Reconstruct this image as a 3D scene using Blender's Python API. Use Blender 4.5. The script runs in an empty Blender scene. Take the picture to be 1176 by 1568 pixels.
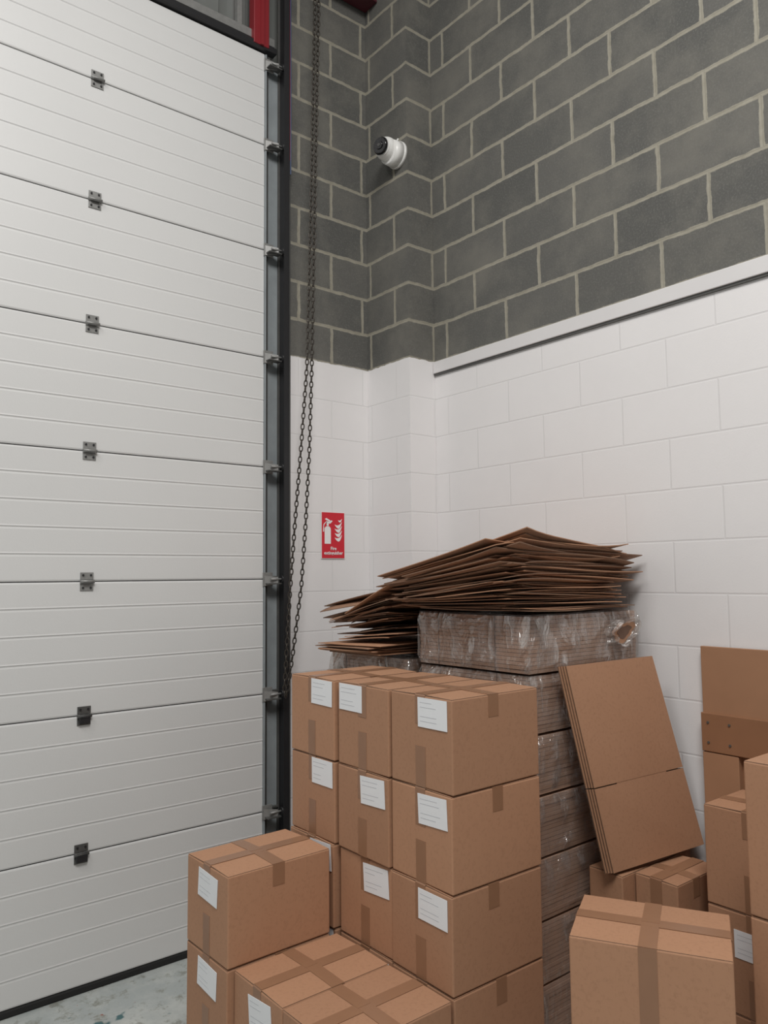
import bpy, bmesh, math, random
from mathutils import Vector, Matrix, noise
random.seed(7)
scene=bpy.context.scene
COL=scene.collection

# ---------------------------------------------------------------- materials
def newmat(name):
    m=bpy.data.materials.new(name); m.use_nodes=True
    nt=m.node_tree; b=nt.nodes["Principled BSDF"]
    return m,nt,b
def N(nt,t,**k):
    n=nt.nodes.new(t)
    for a,v in k.items(): setattr(n,a,v)
    return n
def mixc(nt,fac,a,b,blend='MIX'):
    n=N(nt,'ShaderNodeMix',data_type='RGBA',blend_type=blend)
    for i,v in ((0,fac),(6,a),(7,b)):
        if hasattr(v,'node'): nt.links.new(v,n.inputs[i])
        elif i==0: n.inputs[0].default_value=v
        else: n.inputs[i].default_value=(*v,1)
    return n.outputs[2]
def noise_n(nt,scale,detail=4,rough=.55,vec=None):
    n=N(nt,'ShaderNodeTexNoise'); n.inputs['Scale'].default_value=scale
    n.inputs['Detail'].default_value=detail; n.inputs['Roughness'].default_value=rough
    if vec is None:
        tc=N(nt,'ShaderNodeTexCoord'); vec=tc.outputs['Object']
    nt.links.new(vec,n.inputs['Vector']); return n
def ramp(nt,inp,p0,p1,c0=(0,0,0),c1=(1,1,1)):
    r=N(nt,'ShaderNodeValToRGB'); r.color_ramp.elements[0].position=p0; r.color_ramp.elements[1].position=p1
    r.color_ramp.elements[0].color=(*c0,1); r.color_ramp.elements[1].color=(*c1,1)
    nt.links.new(inp,r.inputs[0]); return r.outputs[0]
def bump(nt,b,h,strength,dist=.01,normal=None):
    n=N(nt,'ShaderNodeBump'); n.inputs['Strength'].default_value=strength; n.inputs['Distance'].default_value=dist
    nt.links.new(h,n.inputs['Height'])
    if normal is not None: nt.links.new(normal,n.inputs['Normal'])
    nt.links.new(n.outputs[0],b.inputs['Normal']); return n.outputs[0]
def plain(name,col,rough=.5,metal=0,var=.12,scale=12,bm=.0):
    m,nt,b=newmat(name)
    n=noise_n(nt,scale)
    c2=tuple(c*(1-var) for c in col)
    nt.links.new(mixc(nt,n.outputs[0],c2,col),b.inputs['Base Color'])
    b.inputs['Roughness'].default_value=rough; b.inputs['Metallic'].default_value=metal
    if bm: bump(nt,b,noise_n(nt,scale*8).outputs[0],bm,.002)
    return m

def block_mat(name,axis,shift):
    m,nt,b=newmat(name)
    geo=N(nt,'ShaderNodeNewGeometry'); sep=N(nt,'ShaderNodeSeparateXYZ')
    nt.links.new(geo.outputs['Position'],sep.inputs[0])
    add=N(nt,'ShaderNodeMath',operation='ADD'); add.inputs[1].default_value=shift
    nt.links.new(sep.outputs[axis],add.inputs[0])
    cmb=N(nt,'ShaderNodeCombineXYZ'); nt.links.new(add.outputs[0],cmb.inputs[0]); nt.links.new(sep.outputs['Z'],cmb.inputs[1])
    nz=noise_n(nt,11,4,.65,geo.outputs['Position'])
    sub=N(nt,'ShaderNodeVectorMath',operation='SUBTRACT'); nt.links.new(nz.outputs['Color'],sub.inputs[0]); sub.inputs[1].default_value=(.5,.5,.5)
    sc=N(nt,'ShaderNodeVectorMath',operation='SCALE'); nt.links.new(sub.outputs[0],sc.inputs[0]); sc.inputs['Scale'].default_value=.020
    ad=N(nt,'ShaderNodeVectorMath',operation='ADD'); nt.links.new(cmb.outputs[0],ad.inputs[0]); nt.links.new(sc.outputs[0],ad.inputs[1])
    def brick(ms,smooth,vec):
        br=N(nt,'ShaderNodeTexBrick'); br.offset=.5; br.offset_frequency=2; br.squash=1
        br.inputs['Scale'].default_value=1; br.inputs['Brick Width'].default_value=.465; br.inputs['Row Height'].default_value=.225
        br.inputs['Mortar Size'].default_value=ms; br.inputs['Mortar Smooth'].default_value=smooth; br.inputs['Bias'].default_value=0
        br.inputs['Color1'].default_value=(0,0,0,1); br.inputs['Color2'].default_value=(1,1,1,1); br.inputs['Mortar'].default_value=(.5,.5,.5,1)
        nt.links.new(vec,br.inputs['Vector']); return br
    b1=brick(.0115,.3,ad.outputs[0]); b2=brick(.0055,.6,cmb.outputs[0])
    P=geo.outputs['Position']
    grain=noise_n(nt,120,3,.7,P); blot=noise_n(nt,2.8,6,.68,P); mid=noise_n(nt,24,4,.6,P)
    blk=mixc(nt,b1.outputs['Color'],(.086,.086,.080),(.112,.110,.101))
    blk=mixc(nt,ramp(nt,blot.outputs[0],.45,.72),blk,(.160,.154,.134))
    blk=mixc(nt,ramp(nt,grain.outputs[0],.5,.8),blk,(.17,.17,.155))
    mor=mixc(nt,mid.outputs[0],(.215,.20,.155),(.37,.35,.29))
    grey=mixc(nt,b1.outputs['Fac'],blk,mor)
    white=mixc(nt,b2.outputs['Fac'],(.78,.768,.768),(.69,.68,.68))
    white=mixc(nt,ramp(nt,blot.outputs[0],.3,.75),white,(.75,.738,.738))
    wz=N(nt,'ShaderNodeMath',operation='MULTIPLY_ADD'); nt.links.new(mid.outputs[0],wz.inputs[0]); wz.inputs[1].default_value=.02; wz.inputs[2].default_value=3.142
    gt=N(nt,'ShaderNodeMath',operation='GREATER_THAN'); nt.links.new(sep.outputs['Z'],gt.inputs[0]); nt.links.new(wz.outputs[0],gt.inputs[1])
    nt.links.new(mixc(nt,gt.outputs[0],white,grey),b.inputs['Base Color'])
    b.inputs['Roughness'].default_value=.7
    inv=N(nt,'ShaderNodeMath',operation='MULTIPLY_ADD'); nt.links.new(b2.outputs['Fac'],inv.inputs[0]); inv.inputs[1].default_value=-1; inv.inputs[2].default_value=1
    ma=N(nt,'ShaderNodeMath',operation='MULTIPLY_ADD'); nt.links.new(grain.outputs[0],ma.inputs[0]); ma.inputs[1].default_value=.25; nt.links.new(inv.outputs[0],ma.inputs[2])
    bump(nt,b,ma.outputs[0],.28,.005)
    return m
M_BX=block_mat("block_wall_x",'X',-.07)
M_BY=block_mat("block_wall_y",'Y',-.215)

def card(name,c1,c2,rough=.75):
    m,nt,b=newmat(name)
    oi=N(nt,'ShaderNodeObjectInfo')
    n1=noise_n(nt,3.5,5); n2=noise_n(nt,90,3)
    base=mixc(nt,n1.outputs[0],c1,c2)
    base=mixc(nt,ramp(nt,n2.outputs[0],.5,.85),base,tuple(c*.88 for c in c1))
    rnd=N(nt,'ShaderNodeMath',operation='MULTIPLY_ADD'); nt.links.new(oi.outputs['Random'],rnd.inputs[0]); rnd.inputs[1].default_value=.14; rnd.inputs[2].default_value=.92
    hsv=N(nt,'ShaderNodeHueSaturation'); nt.links.new(base,hsv.inputs['Color']); nt.links.new(rnd.outputs[0],hsv.inputs['Value'])
    nt.links.new(hsv.outputs[0],b.inputs['Base Color']); b.inputs['Roughness'].default_value=rough
    w=N(nt,'ShaderNodeTexWave',wave_type='BANDS',bands_direction='X'); w.inputs['Scale'].default_value=45
    tc=N(nt,'ShaderNodeTexCoord'); nt.links.new(tc.outputs['Object'],w.inputs['Vector'])
    bump(nt,b,w.outputs['Fac'],.05,.002)
    return m
M_CARD=card("cardboard",(.388,.205,.117),(.43,.236,.138))
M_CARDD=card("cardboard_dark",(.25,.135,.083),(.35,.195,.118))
M_EDGE=card("cardboard_edge",(.13,.077,.05),(.29,.17,.105))
M_TAPE=plain("brown_tape",(.30,.16,.092),.30,0,.12,20)
M_LABEL=plain("label_paper",(.80,.82,.84),.6,0,.04,10)
M_INK=plain("label_ink",(.52,.53,.56),.7,0,.1,60)

# ---------------------------------------------------------------- mesh helper
class MB:
    def __init__(s): s.bm=bmesh.new(); s.mats=[]
    def mi(s,m):
        if m not in s.mats: s.mats.append(m)
        return s.mats.index(m)
    def cube(s,cx,cy,cz,sx,sy,sz,m,rot=None,bev=0,M=None):
        mat=Matrix.Translation((cx,cy,cz))
        if rot is not None: mat=mat@rot
        if M is not None: mat=M@mat
        mat=mat@Matrix.Diagonal((sx,sy,sz,1))
        r=bmesh.ops.create_cube(s.bm,size=1,matrix=mat)
        fs=set(f for v in r['verts'] for f in v.link_faces); i=s.mi(m)
        for f in fs: f.material_index=i
        if bev:
            es=list(set(e for v in r['verts'] for e in v.link_edges))
            rb=bmesh.ops.bevel(s.bm,geom=es,offset=bev,segments=2,affect='EDGES',profile=.5)
            for f in rb['faces']: f.material_index=i
    def cyl(s,mat,r1,r2,h,m,seg=24,cap=True):
        r=bmesh.ops.create_cone(s.bm,cap_ends=cap,segments=seg,radius1=r1,radius2=r2,depth=h,matrix=mat)
        i=s.mi(m)
        for f in set(f for v in r['verts'] for f in v.link_faces): f.material_index=i; f.smooth=len(f.verts)==4
    def sph(s,mat,r,m,u=24,v=14):
        q=bmesh.ops.create_uvsphere(s.bm,u_segments=u,v_segments=v,radius=r,matrix=mat)
        i=s.mi(m)
        for f in set(f for v in q['verts'] for f in v.link_faces): f.material_index=i; f.smooth=True
    def poly(s,pts,m):
        f=s.bm.faces.new([s.bm.verts.new(p) for p in pts]); f.material_index=s.mi(m); return f
    def slab(s,pts,n,t,m,medge=None):
        n=Vector(n).normalized(); a=[s.bm.verts.new(Vector(p)) for p in pts]; b=[s.bm.verts.new(Vector(p)-n*t) for p in pts]
        i=s.mi(m); j=s.mi(medge or m)
        f=s.bm.faces.new(a); f.material_index=i
        f=s.bm.faces.new(b[::-1]); f.material_index=i
        k=len(pts)
        for q in range(k):
            f=s.bm.faces.new([a[q],b[q],b[(q+1)%k],a[(q+1)%k]]); f.material_index=j
    def surf(s,fn,nu,nv,t,m,medge):
        i=s.mi(m); j=s.mi(medge)
        A=[[s.bm.verts.new(fn(u/nu,v/nv)) for v in range(nv+1)] for u in range(nu+1)]
        B=[[s.bm.verts.new(fn(u/nu,v/nv)-Vector((0,0,t))) for v in range(nv+1)] for u in range(nu+1)]
        for u in range(nu):
            for v in range(nv):
                f=s.bm.faces.new([A[u][v],A[u+1][v],A[u+1][v+1],A[u][v+1]]); f.material_index=i; f.smooth=True
                f=s.bm.faces.new([B[u][v],B[u][v+1],B[u+1][v+1],B[u+1][v]]); f.material_index=i; f.smooth=True
        for u in range(nu):
            for v in (0,nv):
                f=s.bm.faces.new([A[u][v],A[u+1][v],B[u+1][v],B[u][v]]); f.material_index=j
        for v in range(nv):
            for u in (0,nu):
                f=s.bm.faces.new([A[u][v],A[u][v+1],B[u][v+1],B[u][v]]); f.material_index=j
    def obj(s,name,loc=(0,0,0),rz=0,parent=None,fixn=True):
        if fixn: bmesh.ops.recalc_face_normals(s.bm,faces=s.bm.faces)
        me=bpy.data.meshes.new(name); s.bm.to_mesh(me); s.bm.free()
        for m in s.mats: me.materials.append(m)
        o=bpy.data.objects.new(name,me); o.location=loc; o.rotation_euler=(0,0,rz); COL.objects.link(o)
        if parent: o.parent=parent
        return o

# ---------------------------------------------------------------- room shell
WX=3.10; WY=3.74; ZT=6.6
b=MB(); b.cube(WX+.12,-.5,ZT/2,.24,9.0,ZT,M_BY); b.obj("wall_right")
b=MB()
x0,x1,y0,y1=2.90,WX-.001,3.345,WY-.001
f=b.poly([(x0,y0,0),(x0,y1,0),(x0,y1,ZT),(x0,y0,ZT)],M_BY)
f=b.poly([(x0,y0,0),(x1,y0,0),(x1,y0,ZT),(x0,y0,ZT)],M_BX)
f=b.poly([(x0,y1,0),(x1,y1,0),(x1,y1,ZT),(x0,y1,ZT)],M_BX)
f=b.poly([(x1,y0,0),(x1,y1,0),(x1,y1,ZT),(x1,y0,ZT)],M_BY)
bmesh.ops.remove_doubles(b.bm,verts=b.bm.verts,dist=1e-4)
b.obj("wall_pier")
DX0,DX1,DZ=-1.9,2.33,4.93
b=MB()
b.cube((DX1+WX)/2,WY+.12,ZT/2,WX-DX1,.24,ZT,M_BX)
b.cube((DX0-3.2)/2,WY+.12,ZT/2,abs(-3.2-DX0),.24,ZT,M_BX)
b.obj("wall_back")
M_RED=plain("red_oxide_steel",(.26,.018,.025),.45,0,.2,4)
M_DRED=plain("maroon_steel",(.085,.012,.02),.5,0,.2,4)
M_CLAD=plain("translucent_cladding",(.20,.21,.20),.5,0,.3,3)
M_BLACK=plain("black_steel",(.022,.022,.024),.45,.1,.2,20)
M_STEEL=plain("galvanised_steel",(.33,.33,.32),.42,.25,.4,40)
M_DST=plain("dark_steel",(.12,.12,.115),.45,.2,.4,30)
M_FRAME=plain("frame_blue_grey",(.34,.375,.39),.55,0,.4,9)
M_RUB=plain("black_rubber",(.012,.012,.012),.7,0,.1,10)
b=MB()
xs=DX0; pts=[]
while xs<DX1-.001:
    for dx,dy in ((0,0),(.08,0),(.10,.035),(.15,.035),(.17,0)):
        pts.append((min(xs+dx,DX1),WY+.10+dy))
    xs+=.17
A=[b.bm.verts.new((p[0],p[1],DZ)) for p in pts]; B=[b.bm.verts.new((p[0],p[1],ZT)) for p in pts]
i=b.mi(M_CLAD)
for q in range(len(pts)-1):
    if pts[q+1][0]-pts[q][0]>1e-5:
        b.bm.faces.new([A[q],A[q+1],B[q+1],B[q]]).material_index=i
b.obj("wall_cladding_upper")
b=MB(); b.cube(2.145,WY+.03,(4.95+ZT)/2,.10,.06,ZT-4.95,M_RED,bev=.004); b.cube(2.145,WY-.0,(4.95+ZT)/2,.02,.02,ZT-4.95,M_RED)
b.obj("red_steel_column")
b=MB(); b.cube(0.1,WY+.03,4.955,4.3,.05,.035,M_BLACK,bev=.003); b.cube(0.1,WY+.045,5.02,4.3,.03,.05,M_STEEL,bev=.003)
b.cube(2.02,WY+.05,5.8,.03,.03,1.6,M_STEEL); b.obj("trim_door_head")
b=MB()
b.cube(2.62,WY-.07,5.50,.55,.12,.014,M_DRED); b.cube(2.62,WY-.07,5.64,.55,.012,.28,M_DRED); b.cube(2.62,WY-.07,5.78,.55,.12,.014,M_DRED)
b.obj("steel_beam")
b=MB(); b.cube(WX-.009,1.0,3.114,.020,4.68,.070,plain("white_trim_paint",(.71,.70,.70),.6,0,.08,6),bev=.003)
b.cube(WX-.005,1.0,3.073,.012,4.68,.012,M_DST); b.obj("trim_1")  # thin dark strip stands in for the shadow line under the white trim
m,nt,bs=newmat("painted_concrete_floor")
n1=noise_n(nt,3.2,6,.65); n2=noise_n(nt,10,6,.8); n3=noise_n(nt,3.1,4,.6); n4=noise_n(nt,18,3,.6)
c=mixc(nt,ramp(nt,n1.outputs[0],.40,.60),(.38,.415,.41),(.52,.545,.52))
c=mixc(nt,ramp(nt,n2.outputs[0],.53,.62),c,(.26,.27,.24))
c=mixc(nt,ramp(nt,n3.outputs[0],.60,.62),c,(.06,.14,.15))
c=mixc(nt,ramp(nt,n4.outputs[0],.69,.71),c,(.30,.12,.09))
nt.links.new(c,bs.inputs['Base Color']); bs.inputs['Roughness'].default_value=.45
b=MB(); b.cube(-.1,-.4,-.05,6.9,9.4,.1,m); b.obj("floor")
b=MB(); b.cube(-.1,-.4,ZT+.05,6.9,9.4,.1,plain("ceiling_sheet",(.35,.35,.34),.7)); b.obj("ceiling")

# ---------------------------------------------------------------- sectional door
M_DOOR,nt,bs=newmat("door_white_steel")
n1=noise_n(nt,1.5,4); n2=noise_n(nt,60,3,.7)
c=mixc(nt,n1.outputs[0],(.65,.655,.65),(.70,.703,.695)); c=mixc(nt,ramp(nt,n2.outputs[0],.74,.82),c,(.5,.48,.44))
nt.links.new(c,bs.inputs['Base Color']); bs.inputs['Roughness'].default_value=.42
bump(nt,bs,noise_n(nt,120,2).outputs[0],.12,.002)
door=bpy.data.objects.new("door_1",None); COL.objects.link(door)
DY=WY+.03; PH=.625
def panel(z0,z1,idx):
    b=MB(); prof=[(DY+.010,z0+.0008),(DY+.002,z0+.004),(DY,z0+.010)]
    n=5; st=(z1-z0)/n
    for q in range(1,n):
        zc=z0+q*st
        prof+=[(DY,zc-.008),(DY+.0012,zc-.003),(DY+.0012,zc+.001),(DY-.0016,zc+.006),(DY,zc+.012)]
    prof+=[(DY,z1-.010),(DY+.002,z1-.004),(DY+.010,z1-.0008)]
    prof+=[(DY+.045,z1-.0008),(DY+.045,z0+.0008)]
    xa,xb=DX0+.1,2.18
    A=[b.bm.verts.new((xa,y,z)) for y,z in prof]; B=[b.bm.verts.new((xb,y,z)) for y,z in prof]
    k=len(prof); i=b.mi(M_DOOR)
    for q in range(k):
        b.bm.faces.new([A[q],A[(q+1)%k],B[(q+1)%k],B[q]]).material_index=i
    b.bm.faces.new(A).material_index=i; b.bm.faces.new(B[::-1]).material_index=i
    b.obj("panel_%d"%idx,parent=door)
zs=[.035]+[PH*k for k in range(1,8)]+[4.93]
for i_ in range(8): panel(zs[i_],zs[i_+1],i_+1)
b=MB(); b.cube((DX0+2.28)/2,DY+.02,.018,2.18-DX0-.1,.04,.034,M_RUB,bev=.008)
for z in zs[1:-1]: b.cube((DX0+2.28)/2,DY+.022,z,2.08-DX0,.03,.005,M_RUB)
b.obj("seals",parent=door)
def hinge(bx,z,dark):
    m1=M_DST if dark else M_STEEL
    b=MB()
    for s in (1,-1):
        b.cube(bx,DY-.003,z+s*.026,.062,.004,.034,m1,bev=.001)
        for q in (-1,1): b.cyl(Matrix.Translation((bx+q*.018,DY-.007,z+s*.03))@Matrix.Rotation(math.pi/2,4,'X'),.005,.005,.006,M_BLACK,8)
    b.cyl(Matrix.Translation((bx,DY-.012,z))@Matrix.Rotation(math.pi/2,4,'Y'),.008,.008,.066,m1,12)
    b.cube(bx,DY-.012,z-.006,.04,.018,.010,M_BLACK if dark else M_DST,bev=.002)
    if dark: b.cube(bx,DY-.014,z-.014,.05,.01,.04,M_BLACK,bev=.002)
    return b
for i_,z in enumerate(zs[1:-1]):
    for q,bx in enumerate((1.225,.1,-1.0)):
        hinge(bx,z,z<1.4).obj("hinge_%d_%d"%(i_,q),parent=door)
b=MB()
b.cube(2.232,DY+.035,2.47,.115,.02,4.9,M_FRAME); b.cube(2.186,DY+.012,2.47,.008,.045,4.9,M_FRAME)
b.cube(2.212,DY+.02,2.47,.006,.012,4.9,M_DST)
b.obj("frame_strip",parent=door)
b=MB()
zt=ZT-.05
b.cube(2.298,DY-.028,zt/2,.007,.10,zt,M_BLACK); b.cube(2.283,DY-.078,zt/2,.034,.006,zt,M_BLACK)
b.cube(2.292,DY+.02,zt/2,.02,.006,zt,M_DST)
b.cube(2.312,DY-.055,zt/2,.020,.004,zt,M_DST)
b.obj("track",parent=door)
for i_,z in enumerate(zs[1:-1]+[4.86]):
    b=MB()
    b.cube(2.205,DY-.008,z,.06,.006,.075,M_STEEL,bev=.001)
    b.slab([(2.18,DY-.016,z+.02),(2.25,DY-.045,z+.012),(2.25,DY-.045,z-.026),(2.18,DY-.016,z-.036)],(0,-1,0),.005,M_STEEL)
    b.cube(2.225,DY-.035,z-.024,.08,.045,.006,M_DST)
    b.cyl(Matrix.Translation((2.245,DY-.042,z))@Matrix.Rotation(math.pi/2,4,'Y'),.006,.006,.08,M_STEEL,10)
    b.cyl(Matrix.Translation((2.279,DY-.042,z))@Matrix.Rotation(math.pi/2,4,'Y'),.020,.020,.018,M_BLACK,18)
    b.cube(2.235,DY+.018,z+.012,.10,.02,.012,M_DST,bev=.002)
    b.obj("roller_bracket_%d"%i_,parent=door)
def cable(name,pts,r,m,parent=None):
    cu=bpy.data.curves.new(name,'CURVE'); cu.dimensions='3D'; cu.bevel_depth=r; cu.bevel_resolution=3
    sp=cu.splines.new('NURBS'); sp.points.add(len(pts)-1); sp.order_u=3; sp.use_endpoint_u=True
    for p,q in zip(sp.points,pts): p.co=(*q,1)
    cu.materials.append(m); o=bpy.data.objects.new(name,cu); COL.objects.link(o)
    if parent: o.parent=parent
    return o
M_CR=plain("red_cable",(.35,.03,.03),.4); M_CB=plain("blue_cable",(.04,.07,.16),.4)
cable("red_cable",[(2.318,DY-.06,z+0) for z in (4.3,4.6,4.9,5.2,5.8)],.003,M_CR,door)
cable("blue_cable",[(2.306+.002*math.sin(z*3),DY-.085,z) for z in (4.2,4.6,5.2,5.8)],.003,M_CB,door)

# ---------------------------------------------------------------- hoist chain
def polyat(pts,step):
    out=[]; d=0
    for a,c in zip(pts,pts[1:]):
        a=Vector(a); c=Vector(c); L=(c-a).length
        while d<L: out.append((a+(c-a)*(d/L),(c-a).normalized())); d+=step
        d-=L
    return out
b=MB(); M_CH=plain("chain_steel",(.07,.06,.05),.4,.5,.3,60); ci=b.mi(M_CH)
def link(p,t,odd,l=.019,w=.009,r=.0036):
    x=t.orthogonal().normalized(); y=t.cross(x)
    if odd: x,y=y,x
    n=12; ring=[]
    for i in range(n):
        a=2*math.pi*i/n; c=p+t*(l*math.cos(a))+x*(w*math.sin(a))
        tan=(t*(-l*math.sin(a))+x*(w*math.cos(a))).normalized(); nn=tan.cross(y)
        ring.append([b.bm.verts.new(c+nn*r*math.cos(q*math.pi/2.5)+y*r*math.sin(q*math.pi/2.5)) for q in range(5)])
    for i in range(n):
        for q in range(5):
            f=b.bm.faces.new([ring[i][q],ring[(i+1)%n][q],ring[(i+1)%n][(q+1)%5],ring[i][(q+1)%5]]); f.material_index=ci; f.smooth=True
CY=3.60
strA=[(2.43,CY,ZT-.01),(2.42,CY,5.2),(2.395,CY,4.2),(2.36,CY,3.07),(2.32,CY,2.6),(2.28,CY,2.18),(2.25,CY,1.83),(2.225,CY,1.45),(2.215,CY,1.30),(2.222,CY,1.24)]
strB=[(2.455,CY,ZT-.01),(2.445,CY,5.2),(2.42,CY,4.2),(2.392,CY,3.07),(2.375,CY,2.6),(2.35,CY,2.19),(2.32,CY,1.83),(2.27,CY,1.5),(2.235,CY,1.30),(2.222,CY,1.24)]
for st in (strA,strB):
    for k,(p,t) in enumerate(polyat(st,.031)): link(p,t,k%2)
b.obj("hoist_chain")

# ---------------------------------------------------------------- fire sign
M_SR=plain("sign_red",(.62,.012,.03),.35,0,.05,5); M_SW=plain("sign_white",(.85,.85,.85),.4,0,.03,5)
sx,sz,sw,sh=2.628,2.127,.168,.275
b=MB(); b.cube(0,0,0,sw,.003,sh,M_SW); b.cube(0,-.002,0,sw-.008,.003,sh-.008,M_SR)
yb=-.0045
def sp(pts): b.slab([(x,yb,z) for x,z in pts],(0,-1,0),.0008,M_SW)
body=[(-.062,-.05),(-.018,-.05)]+[(-.040+.022*math.cos(a),.035+.018*math.sin(a)) for a in [i*math.pi/8 for i in range(9)]]
sp(body)
sp([(-.047,.055),(-.033,.055),(-.033,.070),(-.047,.070)])
sp([(-.052,.072),(-.022,.068),(-.006,.082),(-.010,.088),(-.030,.080),(-.052,.082)])
sp([(-.020,.086),(-.048,.100),(-.060,.094),(-.050,.088),(-.024,.080)])
for q in range(7):
    a0=math.pi*.5+q*math.pi*.5/7; a1=math.pi*.5+(q+1)*math.pi*.5/7
    c=(-.045,.050)
    sp([(c[0]+.026*math.cos(a0),c[1]+.028*math.sin(a0)),(c[0]+.026*math.cos(a1),c[1]+.028*math.sin(a1)),(c[0]+.021*math.cos(a1),c[1]+.023*math.sin(a1)),(c[0]+.021*math.cos(a0),c[1]+.023*math.sin(a0))])
sp([(-.073,.020),(-.066,.020),(-.066,.052),(-.071,.052)])
def tongue(cx,cz,s,ph):
    n=8; L=[];R_=[]
    for i in range(n+1):
        u=i/n; x=cx-.028*s+.050*s*u; z=cz-.020*s*math.sin(u*math.pi*.75)+.034*s*u*u
        wd=.0105*s*math.sin(math.pi*min(1,.12+u*.88))*(1-.3*u)+.0004
        L.append((x-wd*.5,z+wd)); R_.append((x+wd*.5,z-wd))
    for i in range(n): sp([R_[i],R_[i+1],L[i+1],L[i]])
for oz in (.060,.036,.010,-.016):
    tongue(.040,oz,1.0,0)
tongue(.050,.088,.55,0)
sign=b.obj("fire_extinguisher_sign",loc=(sx,WY-.004,sz))
for t,z in (("Fire",-.086),("extinguisher",-.112)):
    cu=bpy.data.curves.new("sign_text",'FONT'); cu.body=t; cu.size=.027; cu.align_x='CENTER'; cu.extrude=.0004; cu.offset=.0005
    o=bpy.data.objects.new("sign_text",cu); COL.objects.link(o); o.rotation_euler=(math.pi/2,0,0); o.location=(0,yb-.001,z); o.parent=sign
    cu.materials.append(M_SW)

# ---------------------------------------------------------------- security camera (turret dome)
M_CW=plain("camera_white_plastic",(.80,.80,.78),.35,0,.05,5); M_CBk=plain("camera_black_glass",(.01,.01,.012),.12,0,.1,5)
cam_root=Vector((2.90,3.42,4.40))
b=MB()
RY=Matrix.Rotation(math.pi/2,4,'Y')
b.cyl(Matrix.Translation((-.010,0,0))@RY,.080,.080,.020,M_CW,40)
b.cyl(Matrix.Translation((-.050,0,0))@RY,.072,.078,.062,M_CW,40)
look=Vector((-.80,-.20,-.08)).normalized()
q=look.to_track_quat('Z','Y').to_matrix().to_4x4()
bc=Vector((-.088,.006,.014))
b.sph(Matrix.Translation(bc),.068,M_CW,36,22)
b.cyl(Matrix.Translation(bc+look*.040)@q,.056,.054,.024,M_CW,36)
b.cyl(Matrix.Translation(bc+look*.066)@q,.052,.044,.012,M_CBk,36)
b.cyl(Matrix.Translation(bc+look*.074)@q,.026,.022,.010,M_CBk,28)
b.cyl(Matrix.Translation(bc+look*.0800)@q,.010,.009,.003,M_DST,20)
seccam=b.obj("security_camera",loc=cam_root)
cable("cable",[(-.012,.0,.076),(-.012,.0,.094),(-.002,.002,.105)],.006,M_CW,seccam)

# ---------------------------------------------------------------- cardboard boxes
def cbox(name,cx,cy,z0,L=.415,W=.298,h=.298,rz=0,label=None,tapes=True,fronttape=False,mat=None):
    mat=mat or M_CARD
    b=MB(); t=.0012; g=.003
    r=random.Random(int(cx*1000)*31+int(cy*1000)*17+int(z0*100))
    b.cube(0,0,(h-g)/2,L,W,h-g,mat,bev=.0045)
    rise=.002+.003*r.random()
    for s in (1,-1):
        e=W/2*s
        pts=[(-L/2+.002,e*.985,h-g+.0012),(L/2-.002,e*.985,h-g+.0012),(L/2-.002,s*.0012,h-g+.0012+rise),(-L/2+.002,s*.0012,h-g+.0012+rise)]
        if s<0: pts=pts[::-1]
        b.slab(pts,(0,0,1),.003,mat,M_EDGE)
    top=h-g+.0022+rise
    tw=.048; xo=-.012+r.uniform(-.015,.015)
    if tapes:
        b.cube(0,0,top,L-.004,tw,t,M_TAPE)
        for s in (-1,1):
            dl=.09+.03*r.random()
            b.slab([(s*(L/2-.004),-tw/2,top+.0004),(s*(L/2+.0012),-tw/2,top-.006),(s*(L/2+.0012),tw/2,top-.006),(s*(L/2-.004),tw/2,top+.0004)],(s,0,1),t,M_TAPE)
            b.cube(s*(L/2+.0005),0,top-.005-dl/2,t,tw,dl,M_TAPE)
            b.cube(s*(L/2+.0005),0,.002+.065,t,tw,.13,M_TAPE)
        for s in (-1,1):
            pts=[(-tw/2+xo,s*W/2,h-g+.0026),(tw/2+xo,s*W/2,h-g+.0026),(tw/2+xo,s*.001,top+.0012),(-tw/2+xo,s*.001,top+.0012)]
            if s<0: pts=pts[::-1]
            b.slab(pts,(0,0,1),t,M_TAPE)
            dl=.062+.02*r.random()
            if fronttape and s<0: dl=h-.03
            b.cube(xo,s*(W/2+.0005),h-g-dl/2+.001,tw,t,dl,M_TAPE)
    if label:
        ly,lz,tilt=label
        R=Matrix.Translation((-L/2-.002,ly,lz))@Matrix.Rotation(math.radians(tilt),4,'X')
        b.cube(0,0,0,.0014,.138,.095,M_LABEL,M=R)
        for k in range(5):
            w=.05+.05*r.random()
            if k!=2: b.cube(-.0009,.058-w/2,.032-k*.015,.0004,w,.0014,M_INK,M=R)
    return b.obj(name,loc=(cx,cy,z0),rz=rz)

h=.30; L=.415; W=.298
def jit(a=.006): return random.uniform(-a,a)
X0=1.722
cols=[(1.957,'r'),(2.262,'m'),(2.580,'l')]
for ci_,(cy,c) in enumerate(cols):
    for lv in range(5):
        xo=X0+L/2+(-.005 if c=='m' else (-.01 if c=='l' else 0))+(0 if lv==4 else jit(.006))
        if c=='r': lab=(-.060,.235 if lv<4 else .242,random.uniform(-3,3))
        elif c=='m': lab=((.07,.245,0) if lv==4 else (-.062,.235,random.uniform(-4,4)))
        else: lab=(-.068,.245,random.uniform(-4,4))
        cbox("cardboard_box",xo,cy,lv*h,label=lab,rz=math.radians(random.uniform(-.7,.7)))
for lv in range(3):
    cbox("cardboard_box",1.262+L/2,2.563,lv*h,label=(-.01,.225,4),rz=math.radians([0,.6,1.0][lv]))
for cy in (2.258,1.955):
    for lv in range(2):
        cbox("cardboard_box",1.288+L/2,cy,lv*h,label=(-.02,.22,-6),rz=math.radians(.4))
a=math.atan2(-.37,.205)
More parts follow.
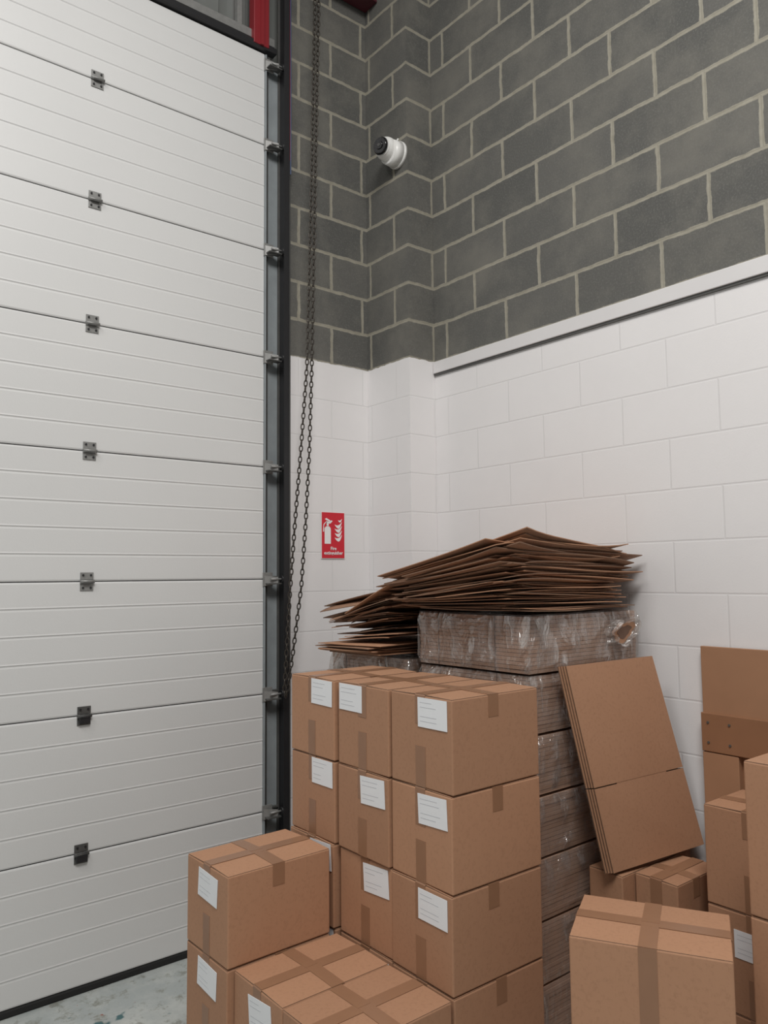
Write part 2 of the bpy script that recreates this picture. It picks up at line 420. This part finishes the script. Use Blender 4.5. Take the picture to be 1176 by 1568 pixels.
for lv in range(3):
    cbox("cardboard_box",2.02,1.315,lv*h,rz=a+(0,.03,0)[lv],fronttape=(True))
for z_ in (0,.38):
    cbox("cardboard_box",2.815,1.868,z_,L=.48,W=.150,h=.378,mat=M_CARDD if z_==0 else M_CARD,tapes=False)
    cbox("cardboard_box",2.80,1.700,z_,L=.30,W=.175,h=.378)
for lv in range(3):
    cbox("cardboard_box",2.885,1.385,lv*.35,L=.29,W=.33,h=.348,label=(.0,.24,0) if lv==1 else None)
for lv in range(3):
    cbox("cardboard_box",2.51,.99,lv*.445,L=.40,W=.37,h=.443,tapes=(lv<2))

# ---------------------------------------------------------------- shrink-wrapped flat-pack stacks
M_FILM=bpy.data.materials.new("stretch_film"); M_FILM.use_nodes=True
nt=M_FILM.node_tree; nt.nodes.clear()
out=N(nt,'ShaderNodeOutputMaterial'); tr=N(nt,'ShaderNodeBsdfTransparent'); gl=N(nt,'ShaderNodeBsdfGlossy'); df=N(nt,'ShaderNodeBsdfDiffuse')
gl.inputs['Roughness'].default_value=.16; gl.inputs['Color'].default_value=(1,1,1,1); df.inputs['Color'].default_value=(.52,.48,.45,1)
tr.inputs['Color'].default_value=(.97,.96,.95,1)
tc=N(nt,'ShaderNodeTexCoord'); mp=N(nt,'ShaderNodeMapping'); mp.inputs['Rotation'].default_value=(.6,.5,.6); mp.inputs['Scale'].default_value=(1,1,.3)
nt.links.new(tc.outputs['Object'],mp.inputs[0])
wn=N(nt,'ShaderNodeTexNoise'); wn.inputs['Scale'].default_value=11; wn.inputs['Detail'].default_value=4; wn.inputs['Distortion'].default_value=1.8
nt.links.new(mp.outputs[0],wn.inputs['Vector'])
bp=N(nt,'ShaderNodeBump'); bp.inputs['Strength'].default_value=1; bp.inputs['Distance'].default_value=.05; nt.links.new(wn.outputs[0],bp.inputs['Height'])
nt.links.new(bp.outputs[0],gl.inputs['Normal'])
m1=N(nt,'ShaderNodeMixShader'); m2=N(nt,'ShaderNodeMixShader'); m1.inputs[0].default_value=.45
nt.links.new(gl.outputs[0],m1.inputs[1]); nt.links.new(df.outputs[0],m1.inputs[2])
rr=ramp(nt,wn.outputs[0],.50,.66,(.22,.22,.22),(.58,.58,.58))
nt.links.new(rr,m2.inputs[0]); nt.links.new(tr.outputs[0],m2.inputs[1]); nt.links.new(m1.outputs[0],m2.inputs[2]); nt.links.new(m2.outputs[0],out.inputs[0])
M_GCARD=card("cardboard_in_film",(.40,.25,.175),(.46,.30,.215))
M_GEDGE=card("cardboard_edge_in_film",(.36,.225,.155),(.45,.285,.20))
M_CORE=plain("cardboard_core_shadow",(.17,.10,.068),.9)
def wrapped(name,cx,cy,sx,sy,ztop,rz,bh=.205,torn=False):
    b=MB(); rnd=random.Random(int(cx*100+cy*7))
    M_W=plain("pallet_wood",(.35,.24,.14),.8)
    for k in range(5): b.cube(0,-sy/2+.05+k*(sy-.1)/4,.115,sx,.09,.02,M_W)
    for k in range(3): b.cube(-sx/2+.06+k*(sx-.12)/2,0,.055,.09,sy,.09,M_W)
    nb=int((ztop-.13)/bh); bh=(ztop-.13)/nb
    for k in range(nb):
        z0=.13+k*bh; ns=14; ox=rnd.uniform(-.008,.006); oy=rnd.uniform(-.004,.006)
        th=(bh-.010)/ns
        for q in range(ns):
            b.cube(ox+rnd.uniform(-.002,.002),oy+rnd.uniform(-.002,.002),z0+th*(q+.5),sx-.012,sy-.012,th*.88,M_GCARD if q==ns-1 else M_GEDGE)
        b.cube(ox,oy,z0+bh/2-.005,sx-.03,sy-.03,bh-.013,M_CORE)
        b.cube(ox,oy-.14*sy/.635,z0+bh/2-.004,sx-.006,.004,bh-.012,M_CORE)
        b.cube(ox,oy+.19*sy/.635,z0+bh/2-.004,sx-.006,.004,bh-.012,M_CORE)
        nseg=16; per=[]
        hx,hy=sx/2-.002,sy/2-.002
        for q in range(nseg): per.append((-hx+2*hx*q/nseg,-hy))
        for q in range(nseg): per.append((hx,-hy+2*hy*q/nseg))
        for q in range(nseg): per.append((hx-2*hx*q/nseg,hy))
        for q in range(nseg): per.append((-hx,hy-2*hy*q/nseg))
        nz=7; rings=[]; fi=b.mi(M_FILM)
        for j in range(nz+1):
            zz=z0+.002+(bh-.010)*j/nz; ring=[]
            for (px,py) in per:
                d=noise.noise(Vector((px*9+k*3,py*9,zz*14)))*.020
                e=.001+max(d,-.001)+(.004 if 0<j<nz else -.004)
                sxn=(1 if px>0 else -1) if abs(abs(px)-hx)<1e-6 else 0; syn=(1 if py>0 else -1) if abs(abs(py)-hy)<1e-6 else 0
                ring.append(b.bm.verts.new((px+ox+sxn*e,py+oy+syn*e,zz)))
            rings.append(ring)
        n=len(per)
        for j in range(nz):
            for q in range(n):
                f=b.bm.faces.new([rings[j][q],rings[j][(q+1)%n],rings[j+1][(q+1)%n],rings[j+1][q]]); f.material_index=fi
        if k==nb-1: b.cube(ox,oy,z0+bh-.005,sx-.01,sy-.01,.001,M_FILM)
    if torn:
        fi=b.mi(M_FILM); hc=Vector((sx*.30,-sy/2-.024,ztop-.095))
        n=28; rings=[]
        def rr_(a_,s): return s*(1+.14*math.sin(3*a_+.6)+.08*math.sin(7*a_+s))
        for (s,o_) in ((.95,-.004),(1.05,-.022),(1.20,-.026),(1.34,-.006),(1.48,.012)):
            ring=[]
            for i in range(n):
                a_=2*math.pi*i/n; w=rr_(a_,s)
                ring.append(b.bm.verts.new(hc+Vector((min(.080*w*math.cos(a_),sx*.20-.004),o_+.006*math.sin(5*a_+s*6),.040*w*math.sin(a_)+.018*w*math.cos(a_)))))
            rings.append(ring)
        for A_,B_ in zip(rings,rings[1:]):
            for i in range(n):
                f=b.bm.faces.new([A_[i],A_[(i+1)%n],B_[(i+1)%n],B_[i]]); f.material_index=fi
        def disc(s,yo,m_):
            b.slab([hc+Vector((.080*rr_(a_,s)*math.cos(a_),yo,.040*rr_(a_,s)*math.sin(a_)+.018*s*math.cos(a_))) for a_ in [2*math.pi*i/28 for i in range(28)]],(0,-1,0),.003,m_)
        disc(1.0,-.004,M_CARD)
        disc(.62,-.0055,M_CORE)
        rows=[]
        for i in range(9):
            u=i/8; rows.append([b.bm.verts.new(Vector((-sx/2+.02+.10*v+.03*u,-sy/2-.012-.018*math.sin(u*5+v*4),ztop-.02-.19*u+.02*v))) for v in (0,.33,.66,1)])
        for i in range(8):
            for j in range(3):
                f=b.bm.faces.new([rows[i][j],rows[i][j+1],rows[i+1][j+1],rows[i+1][j]]); f.material_index=fi; f.smooth=True
    return b.obj(name,loc=(cx,cy,0),rz=rz)
wrapped("shrink_wrapped_cardboard_stack",2.315+.370,2.000+.315,.74,.625,1.735,math.radians(.7),torn=True)
wrapped("shrink_wrapped_cardboard_stack",2.30+.36,2.995,.72,.60,1.52,0)

# ---------------------------------------------------------------- loose flattened cardboard
def pile(name,n,x0,x1,y0,y1,prof,jx,jy,yaw,seed,curl=.02,zx=0,recess=0,ease=1.15,over=0,zmin=0,tilt=.0,ymin=-9):
    b=MB(); r=random.Random(seed)
    for k in range(n):
        t=k/(n-1)+r.uniform(-.25,.25)/n
        t=min(max(t,0),1)
        za,zb=prof(t)
        tl=r.uniform(-tilt,tilt); tx=r.uniform(-tilt,tilt*.6)
        xa=x0+r.uniform(-jx,jx); xb=x1+r.uniform(-jx*2.4,jx*.5)-recess*(1-t)*(1-t); ya=y0+r.uniform(-jy,jy); yb_=y1+r.uniform(-jy*2.4,jy*1.4)+over*t
        yw=math.radians(r.uniform(-yaw,yaw)); cx,cy=(xa+xb)/2,(ya+yb_)/2
        ph=r.uniform(0,6); c1=r.uniform(-curl,curl); c2=r.uniform(-curl,curl*.5); c3=r.uniform(-.8,.45)*curl; c4=r.uniform(-1.2,.5)*curl
        lo=zmin+.0042+.0042*k*.4
        fold=.30+.4*r.random()
        def fn(u,v):
            x=xa+(xb-xa)*u; y=ya+(yb_-ya)*v
            z=za+(zb-za)*(v**ease)-zx*u*t+(c1*(u-.5)**3*4+c2*max(0,v-fold)*.45+c3*max(0,u-.6)*.6+c4*max(0,.35-u)*.6)*(.25+.75*t)+tl*(v-.3)*t+tx*(u-.5)*t
            z+=.002*math.sin(u*7+ph)*math.sin(v*5+ph)
            dx,dy=x-cx,y-cy
            X=cx+dx*math.cos(yw)-dy*math.sin(yw); Y=cy+dx*math.sin(yw)+dy*math.cos(yw)
            return Vector((min(X,3.085),max(Y,ymin),max(z,lo)))
        q=r.random()
        b.surf(fn,12,10,.0036,M_CARDD if q<.75 else M_CARD,M_EDGE if r.random()<.6 else M_CARD)
    return b.obj(name)
pile("flattened_cardboard_pile",46,2.25,3.07,2.02,2.68,lambda t:(1.746+.295*t,1.746+.140*t+.02*t*t),.06,.05,8,3,.05,zx=.045,recess=.10,ease=.95,over=.06,zmin=1.738,tilt=.03)
pile("flattened_cardboard_pile",28,2.24,2.80,2.76,3.17,lambda t:(1.62+.22*t,1.60+.14*t),.08,.08,13,12,.08,ease=1.2,zmin=1.59,tilt=.05,ymin=2.65)
pile("flattened_cardboard_pile",9,2.14,2.78,2.72,3.18,lambda t:(1.535+.050*t,1.53+.045*t),.03,.03,3,5,.01,zmin=1.521,ymin=2.65)

# ---------------------------------------------------------------- leaning flat boxes
b=MB()
TL=Vector((2.460,1.935,1.533)); TR=Vector((2.965,1.880,1.54)); BR=Vector((3.06,1.735,.785)); BL=Vector((2.55,1.812,.770))
n=(TR-TL).cross(BL-TL).normalized()
if n.y>0: n=-n
for k in range(4):
    off=-n*(.008*k)+(TL-TR).normalized()*(.006*k)
    def P(u,v): return (TL*(1-u)+TR*u)*(1-v)+(BL*(1-u)+BR*u)*v+off
    vs=.60
    gap=.003
    b.slab([P(0,0),P(1,0),P(1,vs-gap),P(0,vs-gap)],n,.005,M_CARD,M_EDGE)
    b.slab([P(0,vs+gap),P(1,vs+gap),P(1,1),P(0,1)],n,.005,M_CARD,M_EDGE)
    b.slab([P(.24,vs-gap*1.5)-n*.001,P(.80,vs-gap*1.5)-n*.001,P(.80,vs+gap*1.5)-n*.001,P(.24,vs+gap*1.5)-n*.001],n,.003,M_CARD,M_EDGE)
b.obj("flat_cardboard_carton")

# ---------------------------------------------------------------- wooden crate frame against the wall
M_PLY=plain("plywood",(.40,.215,.12),.65,0,.2,6,.1); M_PLY2=plain("plywood_dark",(.31,.15,.075),.65,0,.25,6,.1)
b=MB()
ya,yb2=.75,1.722
b.cube(3.08,(ya+yb2)/2,1.45,.018,yb2-ya,.27,M_PLY,bev=.002)
b.cube(3.07,(ya+yb2)/2,1.24,.035,yb2-ya,.155,M_PLY2,bev=.003)
b.cube(3.072,yb2-.075,.58,.032,.15,1.16,M_PLY,bev=.003); b.cube(3.072,ya+.075,.58,.032,.15,1.16,M_PLY,bev=.003)
b.cube(3.09,(ya+yb2)/2,.58,.010,yb2-ya-.02,1.16,M_PLY2)
for yy in (yb2-.03,yb2-.12):
    for zz in (1.20,1.28): b.cyl(Matrix.Translation((3.051,yy,zz))@RY,.005,.005,.004,M_DST,10)
b.obj("wooden_crate_panel")

# ---------------------------------------------------------------- light
def area(name,loc,target,sx,sy,e,col=(1,1,1)):
    l=bpy.data.lights.new(name,'AREA'); l.shape='RECTANGLE'; l.size=sx; l.size_y=sy; l.energy=e; l.color=col
    o=bpy.data.objects.new(name,l); o.location=loc; COL.objects.link(o)
    o.rotation_euler=(Vector(target)-Vector(loc)).to_track_quat('-Z','Y').to_euler()
area("ceiling_light",(.0,-.6,6.3),(1.2,.8,0),1.8,1.8,240,(1,.975,.95))
area("ceiling_light",(-1.6,1.6,6.3),(0,1.8,0),1.6,1.6,80,(1,.975,.95))
w=bpy.data.worlds.new("World"); scene.world=w; w.use_nodes=True
w.node_tree.nodes['Background'].inputs[0].default_value=(1,.985,.97,1); w.node_tree.nodes['Background'].inputs[1].default_value=.24
scene.view_settings.view_transform='Standard'; scene.view_settings.look='None'

# ---------------------------------------------------------------- camera
f=1191.; p=math.radians(4.66); H=1.89; a=math.radians(51.1); ro=.0098
F=Vector((math.cos(a),math.sin(a),0)); R=Vector((math.sin(a),-math.cos(a),0)); Z=Vector((0,0,1))
Fc=F*math.cos(p)+Z*math.sin(p); U0=-F*math.sin(p)+Z*math.cos(p)
Rc=(R-U0*ro).normalized(); Uc=(U0+R*ro).normalized()
cd=bpy.data.cameras.new("camera"); co=bpy.data.objects.new("camera",cd); COL.objects.link(co)
cd.sensor_fit='VERTICAL'; cd.sensor_height=24; cd.lens=24*f/1568
cd.clip_start=.05
M=Matrix((Rc,Uc,-Fc)).transposed().to_4x4(); M.translation=(0,0,H); co.matrix_world=M
scene.camera=co
